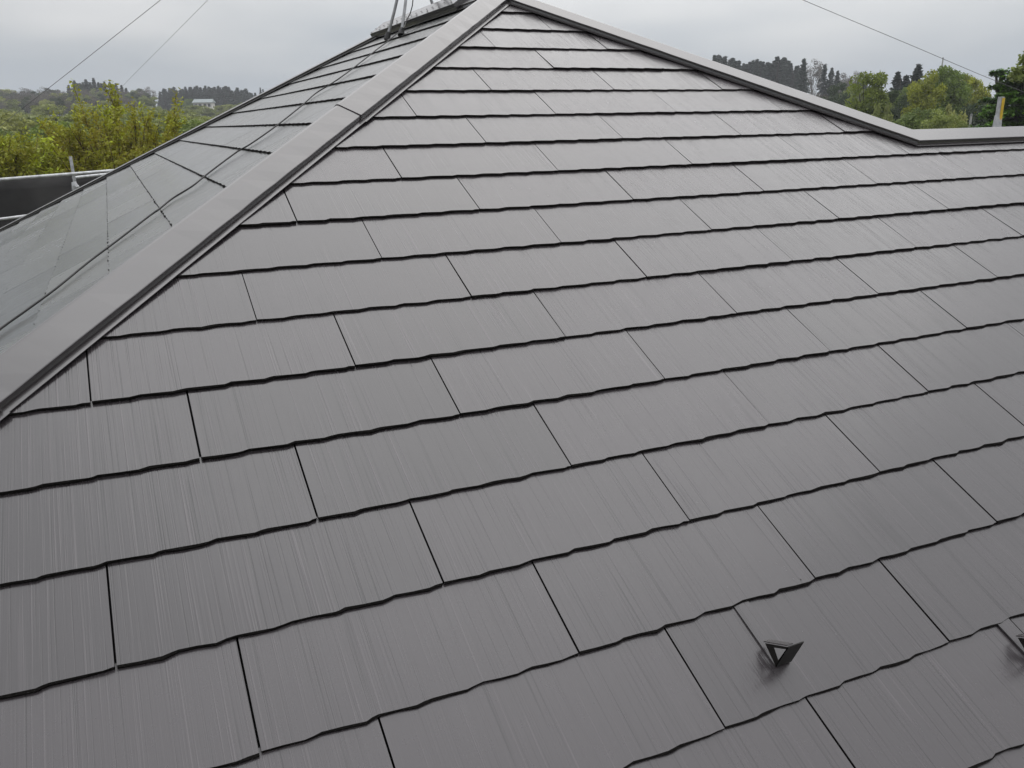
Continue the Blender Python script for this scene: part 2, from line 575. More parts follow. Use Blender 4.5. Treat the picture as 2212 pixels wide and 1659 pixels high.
# ------------------------------------------------------------------ snow guards on the front slope
def guard(u, v, label):
    root_p = M_FRONT @ Vector((u, v, 0.006))
    root = empty('snow_guard', root_p, label, 'snow guard', 'snow guards on the front roof slope')
    W = 0.040
    MM = M_FRONT @ Matrix.Translation((u, v, 0.0))
    z = 0.0095
    # upright plate across the slope
    mb = MB()
    mb.add([(0, 0, z), (W, 0, z), (W, 0.004, 0.079), (0, 0.004, 0.079), (0, 0.0022, z), (W, 0.0022, z), (W, 0.0062, 0.079), (0, 0.0062, 0.079)],
           [(0, 1, 2, 3), (5, 4, 7, 6), (3, 2, 6, 7), (0, 3, 7, 4), (1, 5, 6, 2), (0, 4, 5, 1)])
    mb.build('upright_plate', M_GUARD, root, MM)
    # strap lying on the slate, running up under the course above
    mb = MB()
    L = 0.165
    ze = 0.0035
    mb.add([(0, 0.002, z + .001), (W, 0.002, z + .001), (W, L, ze), (0, L, ze), (0, 0.002, z - .004), (W, 0.002, z - .004), (W, L, ze - .003), (0, L, ze - .003)],
           [(0, 1, 2, 3), (0, 4, 5, 1), (0, 3, 7, 4), (1, 5, 6, 2), (3, 2, 6, 7)])
    mb.build('strap', M_TILE, root, MM)
    # triangular side web with a window, in the plane of the slope's fall
    mb = MB()
    P1, P2, P3 = np.array([0.0005, z]), np.array([0.004, 0.079]), np.array([0.047, 0.023])
    I = [P1 * .70 + P2 * .22 + P3 * .08, P2 * .85 + P3 * .05 + P1 * .10, P3 * .58 + P2 * .30 + P1 * .12]
    O = [P1, P2, P3]
    x0, x1 = 0.0, 0.002
    pts = [(x0, *p) for p in O + I] + [(x1, *p) for p in O + I]
    fs = []
    for a in range(3):
        b = (a + 1) % 3
        fs += [(a, b, 3 + b, 3 + a), (6 + b, 6 + a, 9 + a, 9 + b), (a, 6 + a, 6 + b, b), (3 + b, 9 + b, 9 + a, 3 + a)]
    mb.add(pts, fs)
    mb.build('side_web', M_GUARD, root, MM)
    # brace from the top of the upright down to the strap
    mb = MB()
    q0, q1 = np.array([0.0062, 0.079]), np.array([0.050, 0.022])
    d = (q1 - q0) / np.linalg.norm(q1 - q0); nn = np.array([-d[1], d[0]]); nn = nn if nn[1] > 0 else -nn
    x0, x1 = -0.001, 0.014
    t = 0.002
    q0 = q0 + nn * 0.003; q1 = q1 + nn * 0.003
    pts = [(x0, *q0), (x1, *q0), (x1, *q1), (x0, *q1), (x0, *(q0 - nn * t)), (x1, *(q0 - nn * t)), (x1, *(q1 - nn * t)), (x0, *(q1 - nn * t))]
    mb.add(pts, [(0, 1, 2, 3), (7, 6, 5, 4), (0, 4, 5, 1), (2, 6, 7, 3), (0, 3, 7, 4), (1, 5, 6, 2)])
    mb.build('brace', M_CAP, root, MM)
    # narrow slit where the strap was pushed between the slates
    return root
guard(1.984 * TW - 0.016, -4.66 * E - 0.004, 'small black triangular snow guard with its whole window in view')
guard(1.7707, -1.2142, 'black snow guard cut off by the right edge of the photo')

# ------------------------------------------------------------------ aerial mount, cable and guy wires
def hit(px, py, n, p0):
    n = np.array(n, float); d = ray(px, py)
    return CAM + d * (n @ (np.array(p0) - CAM)) / (n @ d)
def on_left(px, py, h=0.0): return hit(px, py, NL, apex + NL * h)

MY = 3.74
collar = np.array([AX, MY, 1.66])
amount = empty('antenna_mount', (AX, MY, AZ), 'four legged galvanised aerial mount straddling the roof ridge', 'antenna mount')
f1, f2 = on_left(837, 80, 0.02), on_left(867, 71, 0.02)
feet = [(f1, (862, -5)), (f2, (882, -5))]
f3, f4 = hit(951, 47, (1, 0, 0), (AX + 0.13, 0, 0)), hit(981, 42, (1, 0, 0), (AX + 0.13, 0, 0))
for p in (f3, f4): p[2] = AZ - 0.13 * T_ + 0.03
tops = [collar + np.array(q) for q in ((-0.02, 0.03, 0), (-0.02, -0.03, 0), (0.02, 0.03, 0), (0.02, -0.03, 0))]
for ft, tp in zip((f1, f2, f3, f4), tops):
    mb = MB()
    mid = ft * 0.45 + tp * 0.55
    mb.tube([ft, ft * .7 + tp * .3, mid + (mid - collar) * np.array([.05, .05, 0]), tp], 0.0098, 10)
    leg = mb.build('leg', M_DULLGALV, amount, smooth=False)
    mb = MB()
    d = unit(mid - ft)
    mb.tube([ft - d * 0.02, ft + d * 0.03], [0.021, 0.017], 10)
    mb.build('foot', M_BLACK, leg)
mb = MB(); mb.tube([collar - np.array([0, 0, .06]), collar + np.array([0, 0, .06])], 0.036, 14); mb.build('collar', M_DULLGALV, amount)
mb = MB(); mb.tube([collar - np.array([0, 0, .2]), collar + np.array([0, 0, 1.25])], 0.016, 12); mast = mb.build('mast', M_GALV, amount)

cable_px = [(1035, -60), (985, 140), (968, 175), (945, 200), (905, 232), (862, 268), (790, 322), (640, 440), (520, 525), (415, 590), (330, 665), (160, 800), (0, 912)]
cpts = []
for i, (x, y) in enumerate(cable_px):
    px, py = (1000 + x / 1.58) * 0.54, y / 1.58 * 0.54
    if i == 0: cpts.append(hit(px, py, (1, 0, 0), (AX - .05, 0, 0)))
    elif i == 1: cpts.append(hit(px, py, (1, 0, 0), (AX - .12, 0, 0)))
    elif i == 2: cpts.append(on_left(px, py, 0.05))
    else: cpts.append(on_left(px, py, 0.017))
for x, y in ((1300, 200), (1060, 375), (830, 550), (620, 720), (330, 900), (130, 1060), (0, 1150)):
    cpts.append(on_left((600 + x / 3.687) * .54, (550 + y / 3.687) * .54, 0.017))
for x, y in ((250, 522), (190, 567), (120, 624), (60, 668), (0, 711), (-60, 760)):
    cpts.append(on_left(x, y, 0.017))
cpts.insert(0, collar + np.array([0.0, 0.0, 0.5]))
def smooth_path(p, n=4):
    p = [np.array(q) for q in p]
    r = []
    for i in range(len(p) - 1):
        a, b, c, d = p[max(i - 1, 0)], p[i], p[i + 1], p[min(i + 2, len(p) - 1)]
        for k in range(n):
            t = k / n
            r.append(0.5 * (2 * b + (c - a) * t + (2 * a - 5 * b + 4 * c - d) * t * t + (3 * b - a - 3 * c + d) * t ** 3))
    r.append(p[-1])
    return r
mb = MB()
mb.tube(smooth_path(cpts), 0.0035, 8)
tag(mb.build('antenna_cable', M_BLACK), 'black aerial cable trailing down the left roof slope from the mount', 'cable')

def guy(name, top_px, low_px, far, label, kinks):
    a = hit(*top_px, (0, 1, 0), (0, MY, 0)); a = np.array([AX, MY, a[2]])
    b = far(*low_px)
    mb = MB()
    pts = []
    n = 14
    for i in range(n + 1):
        t = i / n
        p = a + (b - a) * t
        p = p + np.array([0, 0, -1.0]) * 4 * t * (1 - t) * kinks + rng.normal(0, 0.002, 3)
        pts.append(p)
    mb.tube(smooth_path(pts, 2), 0.0021, 6)
    return tag(mb.build('guy_wire', M_WIRE), label, 'guy wire', 'guy wires of the aerial mast')
on_l = lambda x, y: on_left(x, y, 0.0)
guy('guy_wire', (895, -421), (-330, 530), lambda x, y: hit(x, y, (1, 0, 0), (-3.0, 0, 0)), 'guy wire crossing the sky at the left edge, the lower and darker one', 0.012)
guy('guy_wire', (895, -431), (215, 236), lambda x, y: at_depth(x, y, 24.5), 'fainter guy wire running down into the yellow green tree top', 0.0)
guy('guy_wire', (895, -371), (2800, 430), lambda x, y: at_depth(x, y, 9.5), 'guy wire sloping across the sky on the right of the roof peak', 0.06)

# ------------------------------------------------------------------ scaffold
def line(mb, a, b, r, n=12): mb.tube([a, b], r, n)
A0, A1 = at_depth(0, 388, 12.5), at_depth(240, 369, 13.7)
dA = unit(A1 - A0)
scaf = empty('scaffold', (A0[0], A0[1], GROUND), 'galvanised pipe scaffold standing behind the left end of the roof', 'scaffold')
mb = MB(); line(mb, A0 - dA * 5, A1 + dA * 4, 0.0243); mb.build('rail', M_GALV, scaf)
perp = unit(np.cross(dA, (0, 0, 1)))
if perp @ (A0 - CAM) < 0: perp = -perp
B0, B1 = at_depth(163, 383.5, 13.9), at_depth(235, 376, 14.6)
dB = unit(B1 - B0)
mb = MB(); line(mb, B0 - dB * 0.05, B1 + dB * 4, 0.0243); mb.build('rail', M_GALV, scaf)
L0, L1 = at_depth(0, 473.5, 12.6), at_depth(58, 466, 12.9)
dLr = unit(L1 - L0)
mb = MB(); line(mb, L0 - dLr * 5, L1 + dLr * 5, 0.0213); mb.build('rail', M_GALV, scaf)
pt = at_depth(152, 338, 13.36)
mb = MB(); line(mb, (pt[0], pt[1], GROUND), pt, 0.0243); post = mb.build('post', M_GALV, scaf)
mb = MB()
cz = at_depth(161, 404, 13.2)
mb.tube([cz + np.array([0, 0, -.1]), cz + np.array([0, 0, -.04]), cz + np.array([.01, 0, .02]), cz + np.array([0, 0, .08])], [0.036, 0.045, 0.05, 0.034], 10)
mb.tube([cz + np.array([0.02, -.04, 0]), cz + np.array([0.07, -.04, .01])], 0.02, 8)
mb.build('clamp', M_GALV, post)
mb = MB()
nx, nz = 60, 24
a, b = A0 - dA * 5 + perp * 1.7, A1 + dA * 4 + perp * 1.7
pts = []
for i in range(nx + 1):
    for k in range(nz + 1):
        p = a + (b - a) * i / nx
        z = p[2] - 0.12 - 4.2 * k / nz
        off = 0.03 * math.sin(i * 0.9 + k * 0.35) * math.sin(k * 0.5 + i * 0.2) + 0.012 * math.sin(i * 2.3 + k)
        pts.append((p[0] + perp[0] * off, p[1] + perp[1] * off, z))
mb.add(pts, [(i * (nz + 1) + k, (i + 1) * (nz + 1) + k, (i + 1) * (nz + 1) + k + 1, i * (nz + 1) + k + 1) for i in range(nx) for k in range(nz)])
M_MESH = mat('dark_netting', (0.026, 0.025, 0.025), 0.9, noise=(1.1, 0.7))
sheet = tag(mb.build('scaffold_sheet', M_MESH, smooth=True), 'black netting sheet hung between the scaffold rails on the left', 'netting')
md = sheet.modifiers.new('thick', 'SOLIDIFY'); md.thickness = 0.004

# post beyond the wing on the right
pp = at_depth(2163, 209, 10.2)
sp = empty('scaffold_post', (pp[0], pp[1], GROUND), 'upright grey post with yellow side sticking up behind the right ridge', 'post')
mb = MB(); line(mb, (pp[0], pp[1], GROUND), pp, 0.036, 16); mb.build('pole', M_GALV, sp)
mb = MB()
rv = CAM_ROT[0] * np.array([1, 1, 0]); rv = unit(rv); fw = unit(np.cross((0, 0, 1), rv))
if fw @ (CAM - pp) < 0: fw = -fw
ring = []
for k in range(11):
    t = RAD(-45 + 145 * k / 10)
    ring.append(rv * math.cos(t) * 0.040 + fw * math.sin(t) * 0.040)
pts = [(pp + q + np.array([0, 0, -0.015])) for q in ring] + [np.array([pp[0], pp[1], -1.0]) + q for q in ring]
mb.add(pts, [(k, k + 1, k + 12, k + 11) for k in range(10)])
o = mb.build('yellow_sleeve', M_YELLOW, sp)
md = o.modifiers.new('thick', 'SOLIDIFY'); md.thickness = 0.004; md.offset = 1
mb = MB(); zc = at_depth(2150, 268, 10.2)[2]
mb.tube([(pp[0], pp[1], zc - 0.1), (pp[0], pp[1], zc), (pp[0], pp[1], zc + 0.1)], [0.054, 0.048, 0.042], 12); mb.build('collar', M_GALV, sp)

# ------------------------------------------------------------------ ground
def height(x, y):
    r = math.hypot(x - CAM[0], y - CAM[1])
    t = min(1, max(0, (r - 50) / 270)); t = t * t * (3 - 2 * t)
    az = math.atan2(x - CAM[0], y - CAM[1])
    base = GROUND + 6.0 * t
    hill = 5.0 * math.exp(-((az - RAD(1)) / RAD(6)) ** 2) * math.exp(-((r - 330) / 120) ** 2)
    hill2 = 3.0 * math.exp(-((az + RAD(10)) / RAD(9)) ** 2) * math.exp(-((r - 330) / 150) ** 2)
    return base + hill + hill2 + 0.3 * math.sin(x * 0.07) * math.cos(y * 0.05) * t
mb = MB()
rs = [0, 8, 16, 26, 40, 55, 75, 100, 130, 165, 200, 240, 280, 320, 360, 410, 480, 600, 800, 1200]
na = 120
pts = [(CAM[0], CAM[1], GROUND)]
for r in rs[1:]:
    for k in range(na):
        a = 2 * math.pi * k / na
        x, y = CAM[0] + r * math.sin(a), CAM[1] + r * math.cos(a)
        pts.append((x, y, height(x, y)))
fs = [(0, 1 + (k + 1) % na, 1 + k) for k in range(na)]
for i in range(len(rs) - 2):
    for k in range(na):
        a0 = 1 + i * na + k; a1 = 1 + i * na + (k + 1) % na
        fs.append((a0, a1, a1 + na, a0 + na))
mb.add(pts, fs)
M_GROUND = mat('rough_grass_ground', (0.055, 0.06, 0.028), 0.95, noise=(0.15, 0.4))
g = tag(mb.build('ground', M_GROUND, smooth=True), kind='structure')

# ------------------------------------------------------------------ trees
def leaf_mat(name, c0, c1, c2=None):
    m = bpy.data.materials.new(name)
    m.use_nodes = True
    t = m.node_tree
    b = t.nodes['Principled BSDF']
    at = N(t, 'ShaderNodeAttribute', attribute_name='piece', attribute_type='GEOMETRY')
    r = N(t, 'ShaderNodeValToRGB')
    r.color_ramp.elements[0].color = (*c0, 1)
    r.color_ramp.elements[1].color = (*c1, 1)
    if c2:
        e = r.color_ramp.elements.new(0.9); e.color = (*c1, 1)
        r.color_ramp.elements[-1].color = (*c2, 1)
    oi = N(t, 'ShaderNodeObjectInfo')
    hs = N(t, 'ShaderNodeHueSaturation')
    t.links.new(at.outputs['Fac'], r.inputs[0])
    t.links.new(r.outputs[0], hs.inputs['Color'])
    t.links.new(math_node(t, 'MULTIPLY_ADD', oi.outputs['Random'], 0.4, 0.8), hs.inputs['Value'])
    t.links.new(math_node(t, 'MULTIPLY_ADD', oi.outputs['Random'], -0.03, 0.515), hs.inputs['Hue'])
    t.links.new(hs.outputs[0], b.inputs['Base Color'])
    b.inputs['Roughness'].default_value = 0.6
    tr = N(t, 'ShaderNodeBsdfTranslucent')
    t.links.new(hs.outputs[0], tr.inputs['Color'])
    mxs = N(t, 'ShaderNodeMixShader')
    mxs.inputs[0].default_value = 0.3
    t.links.new(b.outputs[0], mxs.inputs[1])
    t.links.new(tr.outputs[0], mxs.inputs[2])
    t.links.new(mxs.outputs[0], t.nodes['Material Output'].inputs[0])
    return m

M_BARK = mat('bark', (0.05, 0.042, 0.035), 0.95, noise=(6, 0.4))
M_PALEBARK = mat('pale_bark', (0.16, 0.15, 0.14), 0.95, noise=(6, 0.3))

def quads_mesh(name, ctr, ax, ay, val, m):
    """many small leaf faces: centres, half-axes, per-leaf value"""
    n = len(ctr)
    v = np.empty((n, 4, 3))
    v[:, 0] = ctr - ax; v[:, 1] = ctr - ay * 0.9; v[:, 2] = ctr + ax; v[:, 3] = ctr + ay * 0.9
    me = bpy.data.meshes.new(name)
    me.vertices.add(n * 4); me.vertices.foreach_set('co', v.reshape(-1))
    me.loops.add(n * 4); me.loops.foreach_set('vertex_index', np.arange(n * 4, dtype=np.int32))
    me.polygons.add(n); me.polygons.foreach_set('loop_start', np.arange(0, n * 4, 4, dtype=np.int32))
    try: me.polygons.foreach_set('loop_total', np.full(n, 4, dtype=np.int32))
    except Exception: pass
    me.materials.append(m)
    a = me.attributes.new('piece', 'FLOAT', 'FACE'); a.data.foreach_set('value', val.astype(np.float32))
    me.update(calc_edges=True)
    me.validate()
    return me

def leaves(ctr, size, rg, flat=0.5):
    n = len(ctr)
    a = rg.normal(size=(n, 3)); a[:, 2] *= flat
    a /= np.linalg.norm(a, axis=1, keepdims=True)
    b = rg.normal(size=(n, 3)); b -= a * (a * b).sum(1, keepdims=True)
    b /= np.linalg.norm(b, axis=1, keepdims=True)
    s = size * rg.uniform(0.6, 1.3, (n, 1))
    return a * s, b * s * 0.55

def trunk_mesh(name, h, r, limbs, rg, m, top=0.75):
    mb = MB()
    lean = rg.normal(0, 0.03, 2)
    path = [(lean[0] * h * t + rg.normal(0, .01) * h * (t > 0), lean[1] * h * t + rg.normal(0, .01) * h * (t > 0), h * t) for t in np.linspace(0, top, 7)]
    mb.tube(path, list(np.linspace(r, r * 0.25, 7)), 8)
    for a, b in limbs:
        a, b = np.array(a), np.array(b)
        m_ = a * .5 + b * .5 + np.array([0, 0, 0.04 * h])
        mb.tube([a, m_, b], [r * 0.4, r * 0.25, r * 0.08], 6)
    return mb

def broadleaf(seed, h=10.0, wid=6.0, base=0.25, nclump=95, per=150, leaf=0.14, sparse=1.0):
    """unit tree mesh pair (crown, trunk): clumps of leaves spread over an uneven crown"""
    rg = np.random.default_rng(seed)
    cs = []
    zc_ = base + (1 - base) * 0.5
    lob = [(rg.uniform(-.2, .2) * wid, rg.uniform(-.2, .2) * wid, h * (zc_ + rg.uniform(-.6, .5) * (1 - base) * 0.5), wid * rg.uniform(.22, .32)) for _ in range(6)]
    lob += [(0, 0, h * 0.97 - wid * 0.36, wid * 0.36), (0, 0, h * 0.97 - wid * 0.36, wid * 0.34)]
    limbs = []
    for i in range(nclump):
        lx, ly, lz, lr = lob[rg.integers(len(lob))]
        d = rg.normal(size=3); d /= np.linalg.norm(d); d[2] = d[2] * 0.8 + 0.12
        q = np.array([lx, ly, lz]) + d * lr * rg.uniform(0.6, 1.05)
        q[2] = min(max(q[2], base * h), h * 0.97)
        cs.append((q, wid * rg.uniform(0.07, 0.13)))
        if i % 5 == 0: limbs.append(((0, 0, h * rg.uniform(.25, .5)), q))
    C, V = [], []
    for q, r in cs:
        n = int(per * rg.uniform(.6, 1.3) * sparse)
        d = rg.normal(size=(n, 3)); d /= np.linalg.norm(d, axis=1, keepdims=True)
        rr = r * rg.uniform(0.35, 1.1, (n, 1)) ** 0.7
        p = q + d * rr * np.array([1.15, 1.15, 0.7])
        C.append(p)
        V.append(np.clip(rg.normal(rg.uniform(.25, .75), 0.18, n), 0, 1))
    C = np.concatenate(C); V = np.concatenate(V)
    ax, ay = leaves(C, leaf, rg)
    return (C, ax, ay, V), limbs, rg

def conifer(seed, h=16.0, wid=5.0, base=0.12, nlay=44, leaf=0.26, dens=1.0):
    rg = np.random.default_rng(seed)
    C = []; V = []
    nbr = nlay * 6
    for i in range(nbr):
        t = min(0.99, (i + 0.5) / nbr) ** 1.25
        z = h * (base + (1 - base) * t)
        R = wid / 2 * (1 - t) ** 0.8 + 0.10
        a = i * 2.39996 + rg.normal(0, .3)
        L = R * rg.uniform(.4, 1.3)
        n = int((9 + 30 * L / wid) * dens)
        s = rg.uniform(0.05, 1, n) ** 0.75
        sp = 0.06 * wid * (1 - 0.5 * s) * (0.25 + 0.9 * (1 - t))
        p = np.stack([np.cos(a) * L * s, np.sin(a) * L * s, z - rg.uniform(.15, .5) * L * s ** 1.4], 1)
        p += rg.normal(size=(n, 3)) * np.stack([sp, sp, sp * .8], 1)
        C.append(p); V.append(np.clip(rg.normal(rg.uniform(.25, .75), .15, n), 0, 1))
    C = np.concatenate(C); V = np.concatenate(V)
    ax, ay = leaves(C, leaf, rg)
    return (C, ax, ay, V), [], rg

class Kind:
    """a species: a few crown and trunk meshes that its trees share"""
    def __init__(self, name, maker, seeds, m, bark, h, trunk_r, **kw):
        self.name, self.h = name, h
        self.var = []
        for sd_ in seeds:
            (C, ax, ay, V), limbs, rg = maker(sd_, h=h, **kw)
            cm = quads_mesh(name + '_crown', C, ax, ay, V, m)
            tb = trunk_mesh('trunk', h, trunk_r, limbs, rg, bark, 0.9 if maker is conifer else 0.72)
            o = tb.build('trunk', bark); tm = o.data; bpy.data.objects.remove(o)
            self.var.append((cm, tm))
    def place(self, pos, h, label, cat='tree', group=None, wide=1.0, v=None, name=None, rot=None):
        cm, tm = self.var[random.randrange(len(self.var)) if v is None else v]
        k = h / self.h
        root = empty(name or self.name, (0, 0, 0), label, cat, group)
        root.matrix_world = Matrix.LocRotScale(Vector(pos), Matrix.Rotation(random.uniform(0, 6.28) if rot is None else rot, 3, 'Z').to_quaternion(), Vector((k * wide, k * wide, k)))
        for nm, me in (('crown', cm), ('trunk', tm)):
            o = bpy.data.objects.new(nm, me); COL.objects.link(o); o.parent = root
        return root
    def at(self, px, top, d, label, wide=1.0, group=None, v=None, name=None, cat='tree', rot=None, base=None):
        p = at_depth(px, top, d)
        z = height(p[0], p[1]) if base is None else base
        return self.place((p[0], p[1], z - 0.2), (p[2] - z + 0.2) / 0.97, label, cat, group, wide, v, name, rot)

G_YEL = leaf_mat('leaf_yellow_green', (0.10, 0.13, 0.018), (0.36, 0.41, 0.04))
G_MID = leaf_mat('leaf_mid_green', (0.06, 0.10, 0.02), (0.22, 0.31, 0.05))
G_DARK = leaf_mat('leaf_dark_green', (0.018, 0.036, 0.014), (0.06, 0.095, 0.032))
G_BRIGHT = leaf_mat('leaf_bright_green', (0.022, 0.065, 0.006), (0.12, 0.27, 0.014))
G_PALE = leaf_mat('leaf_pale_green', (0.12, 0.16, 0.04), (0.28, 0.35, 0.09))
G_OLIVE = leaf_mat('leaf_olive', (0.14, 0.165, 0.045), (0.34, 0.38, 0.11))
G_CON = leaf_mat('needle_dark', (0.014, 0.026, 0.020), (0.04, 0.062, 0.045))
G_TWIG = leaf_mat('twig_grey_brown', (0.07, 0.062, 0.055), (0.17, 0.15, 0.12))
G_NEAR = leaf_mat('leaf_spring_yellow', (0.25, 0.165, 0.016), (0.34, 0.38, 0.018), (0.52, 0.62, 0.035))

K_ROUND = Kind('broadleaf_tree', broadleaf, (1, 2, 3), G_YEL, M_BARK, 10.0, 0.22)
K_GREEN = Kind('broadleaf_tree', broadleaf, (4, 5), G_MID, M_BARK, 10.0, 0.22, nclump=75, per=120)
K_DARK = Kind('evergreen_tree', broadleaf, (6, 7), G_DARK, M_BARK, 10.0, 0.22, base=0.1)
K_PALE = Kind('leafy_bush', broadleaf, (8, 9), G_PALE, M_BARK, 8.0, 0.10, wid=3.0, base=0.5, leaf=0.06, nclump=90)
K_OLIVE = Kind('thicket_tree', broadleaf, (10, 11, 12), G_OLIVE, M_PALEBARK, 10.0, 0.18, wid=7.0, base=0.1, leaf=0.2, nclump=50, per=120)
K_BARE = Kind('bare_tree', broadleaf, (13, 14), G_TWIG, M_PALEBARK, 12.0, 0.2, wid=7, base=0.25, leaf=0.12, nclump=70, per=60)
K_CON = Kind('conifer_tree', conifer, (15, 16, 17), G_CON, M_BARK, 16.0, 0.25)

# right-hand woods, from far to near
rc = random.Random(4)
xs = [1545 + 7.5 * i for i in range(27)]
prof_x = [1540, 1556, 1588, 1612, 1637, 1660, 1684, 1700, 1716, 1745]
prof_y = [124, 126, 131, 138, 134, 139, 126, 133, 146, 152]
for i, x in enumerate(xs):
    y = float(np.interp(x, prof_x, prof_y)) + rc.uniform(-3, 5)
    K_CON.at(x + rc.uniform(-2, 2), y, rc.uniform(232, 262), 'dark conifer in the row rising over the sloping ridge on the right', group='conifers behind the right hip', wide=rc.uniform(1.3, 1.9))
K_CON.at(1737, 131, 200, 'tall slim conifer just left of the pale bare tree', wide=1.2)
K_BARE.at(1761, 128, 230, 'pale bare round topped tree among the conifers on the right', wide=0.75, v=0)
K_BARE.at(1822, 152, 220, 'greyish bare tree right of the conifer row', wide=0.9, v=1)
K_BARE.at(1850, 154, 215, 'brownish bare tree with flat top left of the big yellow green crown', wide=0.8, v=0)
K_BARE.at(1765, 195, 130, 'low pale budding tree half hidden by the right hip', wide=0.8, v=1)
K_CON.at(1782, 143, 205, 'small dark conifer between two bare trees', wide=1.1)
K_CON.at(1797, 150, 205, 'short dark conifer beside the brownish bare tree', wide=1.2)
K_CON.at(1810, 156, 210, 'lowest dark conifer beside the greyish bare tree', wide=1.2)
K_DARK.at(1868, 153, 168, 'dark evergreen tuft rising behind the big yellow green crown', wide=0.45)
K_DARK.at(1800, 190, 110, 'dark green evergreen left of the big yellow green crown', wide=0.7)
K_DARK.at(1835, 205, 100, 'dark evergreen at the foot of the greyish bare tree', wide=0.7)
K_ROUND.at(1882, 150, 62, 'big round yellow green tree left of centre in the right woods', wide=0.66, v=0)
K_CON.at(1940, 160, 120, 'dark conifer with spiky top between two yellow green crowns', wide=1.5)
K_CON.at(1958, 168, 118, 'shorter dark conifer beside the spiky one', wide=1.6)
K_CON.at(1984, 144, 110, 'tallest dark conifer in the middle of the right woods', wide=1.5, v=1)
K_ROUND.at(2004, 150, 64, 'yellow green tree right of the tallest dark conifer', wide=0.55, v=1)
K_GREEN.at(2058, 144, 66, 'loose mid green tree with gaps of sky in its crown', wide=0.62, v=0)
K_ROUND.at(2108, 164, 70, 'smaller yellow green tree next to the dark layered tree', wide=0.5, v=2)
K_DARK.at(1932, 200, 70, 'dark evergreen below the spiky conifers', wide=0.6)
K_DARK.at(1968, 206, 72, 'dark evergreen understorey under the yellow green tree', wide=0.6)
K_DARK.at(2040, 200, 74, 'dark evergreen understorey below the loose green tree', wide=0.7)
K_DARK.at(2092, 206, 72, 'dark evergreen clump left of the grey and yellow post', wide=0.8)
K_DARK.at(1880, 214, 70, 'dark evergreen under the big yellow green crown', wide=0.7)
K_OLIVE.at(2068, 206, 56, 'olive leafy tree beneath the loose green tree', wide=0.32)
K_OLIVE.at(1912, 214, 56, 'olive shrub low in front of the big yellow green crown', wide=0.32)
K_OLIVE.at(1846, 176, 130, 'olive tree behind the left flank of the big yellow green crown', wide=0.7)
K_DARK.at(1820, 182, 140, 'dark evergreen mass below the conifers and bare trees', wide=0.8)
K_BARE.at(1838, 163, 190, 'second brownish bare tree squeezed against the big yellow green crown', wide=0.9, v=1)
K_OLIVE.at(1918, 188, 95, 'olive tree filling the dip right of the big yellow green crown', wide=0.5)
K_GREEN.at(1952, 188, 92, 'mid green tree filling the dip below the shorter dark conifer', wide=0.5, v=1)
K_GREEN.at(2026, 158, 90, 'mid green crown behind the yellow green tree and the loose tree', wide=0.6, v=1)
K_ROUND.at(2082, 156, 84, 'yellow green crown behind the loose mid green tree', wide=0.55, v=0)
K_OLIVE.at(2134, 178, 80, 'olive crown just left of the dark layered tree', wide=0.5)
K_DARK.at(2128, 205, 60, 'dark evergreen right behind the grey and yellow post', wide=0.7)
K_DARK.at(2188, 190, 50, 'dark evergreen filling in behind the layered tree', wide=0.9)
K_PALE.at(2000, 224, 40, 'pale green rounded bush just above the roof ridge', wide=0.95, v=0)
K_PALE.at(2032, 246, 38, 'lower pale green bush right of the rounded bush', wide=0.8, v=1)
K_PALE.at(2092, 259, 38, 'small pale green bush nearest to the grey and yellow post', wide=0.45, v=0)

# the wood that carries on behind the house, hidden by its roof from here
rw = np.random.default_rng(77)
(Cw_, axw, ayw, Vw), _, _ = broadleaf(78, h=10.0, wid=7.5, base=0.05, leaf=0.3, nclump=40, per=55)
cs_, as_, bs_, vs_ = [], [], [], []
for i in range(95):
    p = at_depth(rw.uniform(640, 1530), 300, rw.uniform(120, 300))
    hz = height(p[0], p[1]); k = rw.uniform(.8, 1.25); t = rw.uniform(0, 6.28)
    Rz = np.array([[math.cos(t), -math.sin(t), 0], [math.sin(t), math.cos(t), 0], [0, 0, 1]])
    cs_.append(Cw_ @ Rz.T * k + np.array([p[0], p[1], hz])); as_.append(axw @ Rz.T * k); bs_.append(ayw @ Rz.T * k); vs_.append(Vw * rw.uniform(.5, 1))
tag(link('far_woods', quads_mesh('far_woods', np.concatenate(cs_), np.concatenate(as_), np.concatenate(bs_), np.concatenate(vs_), G_OLIVE)), kind='stuff')

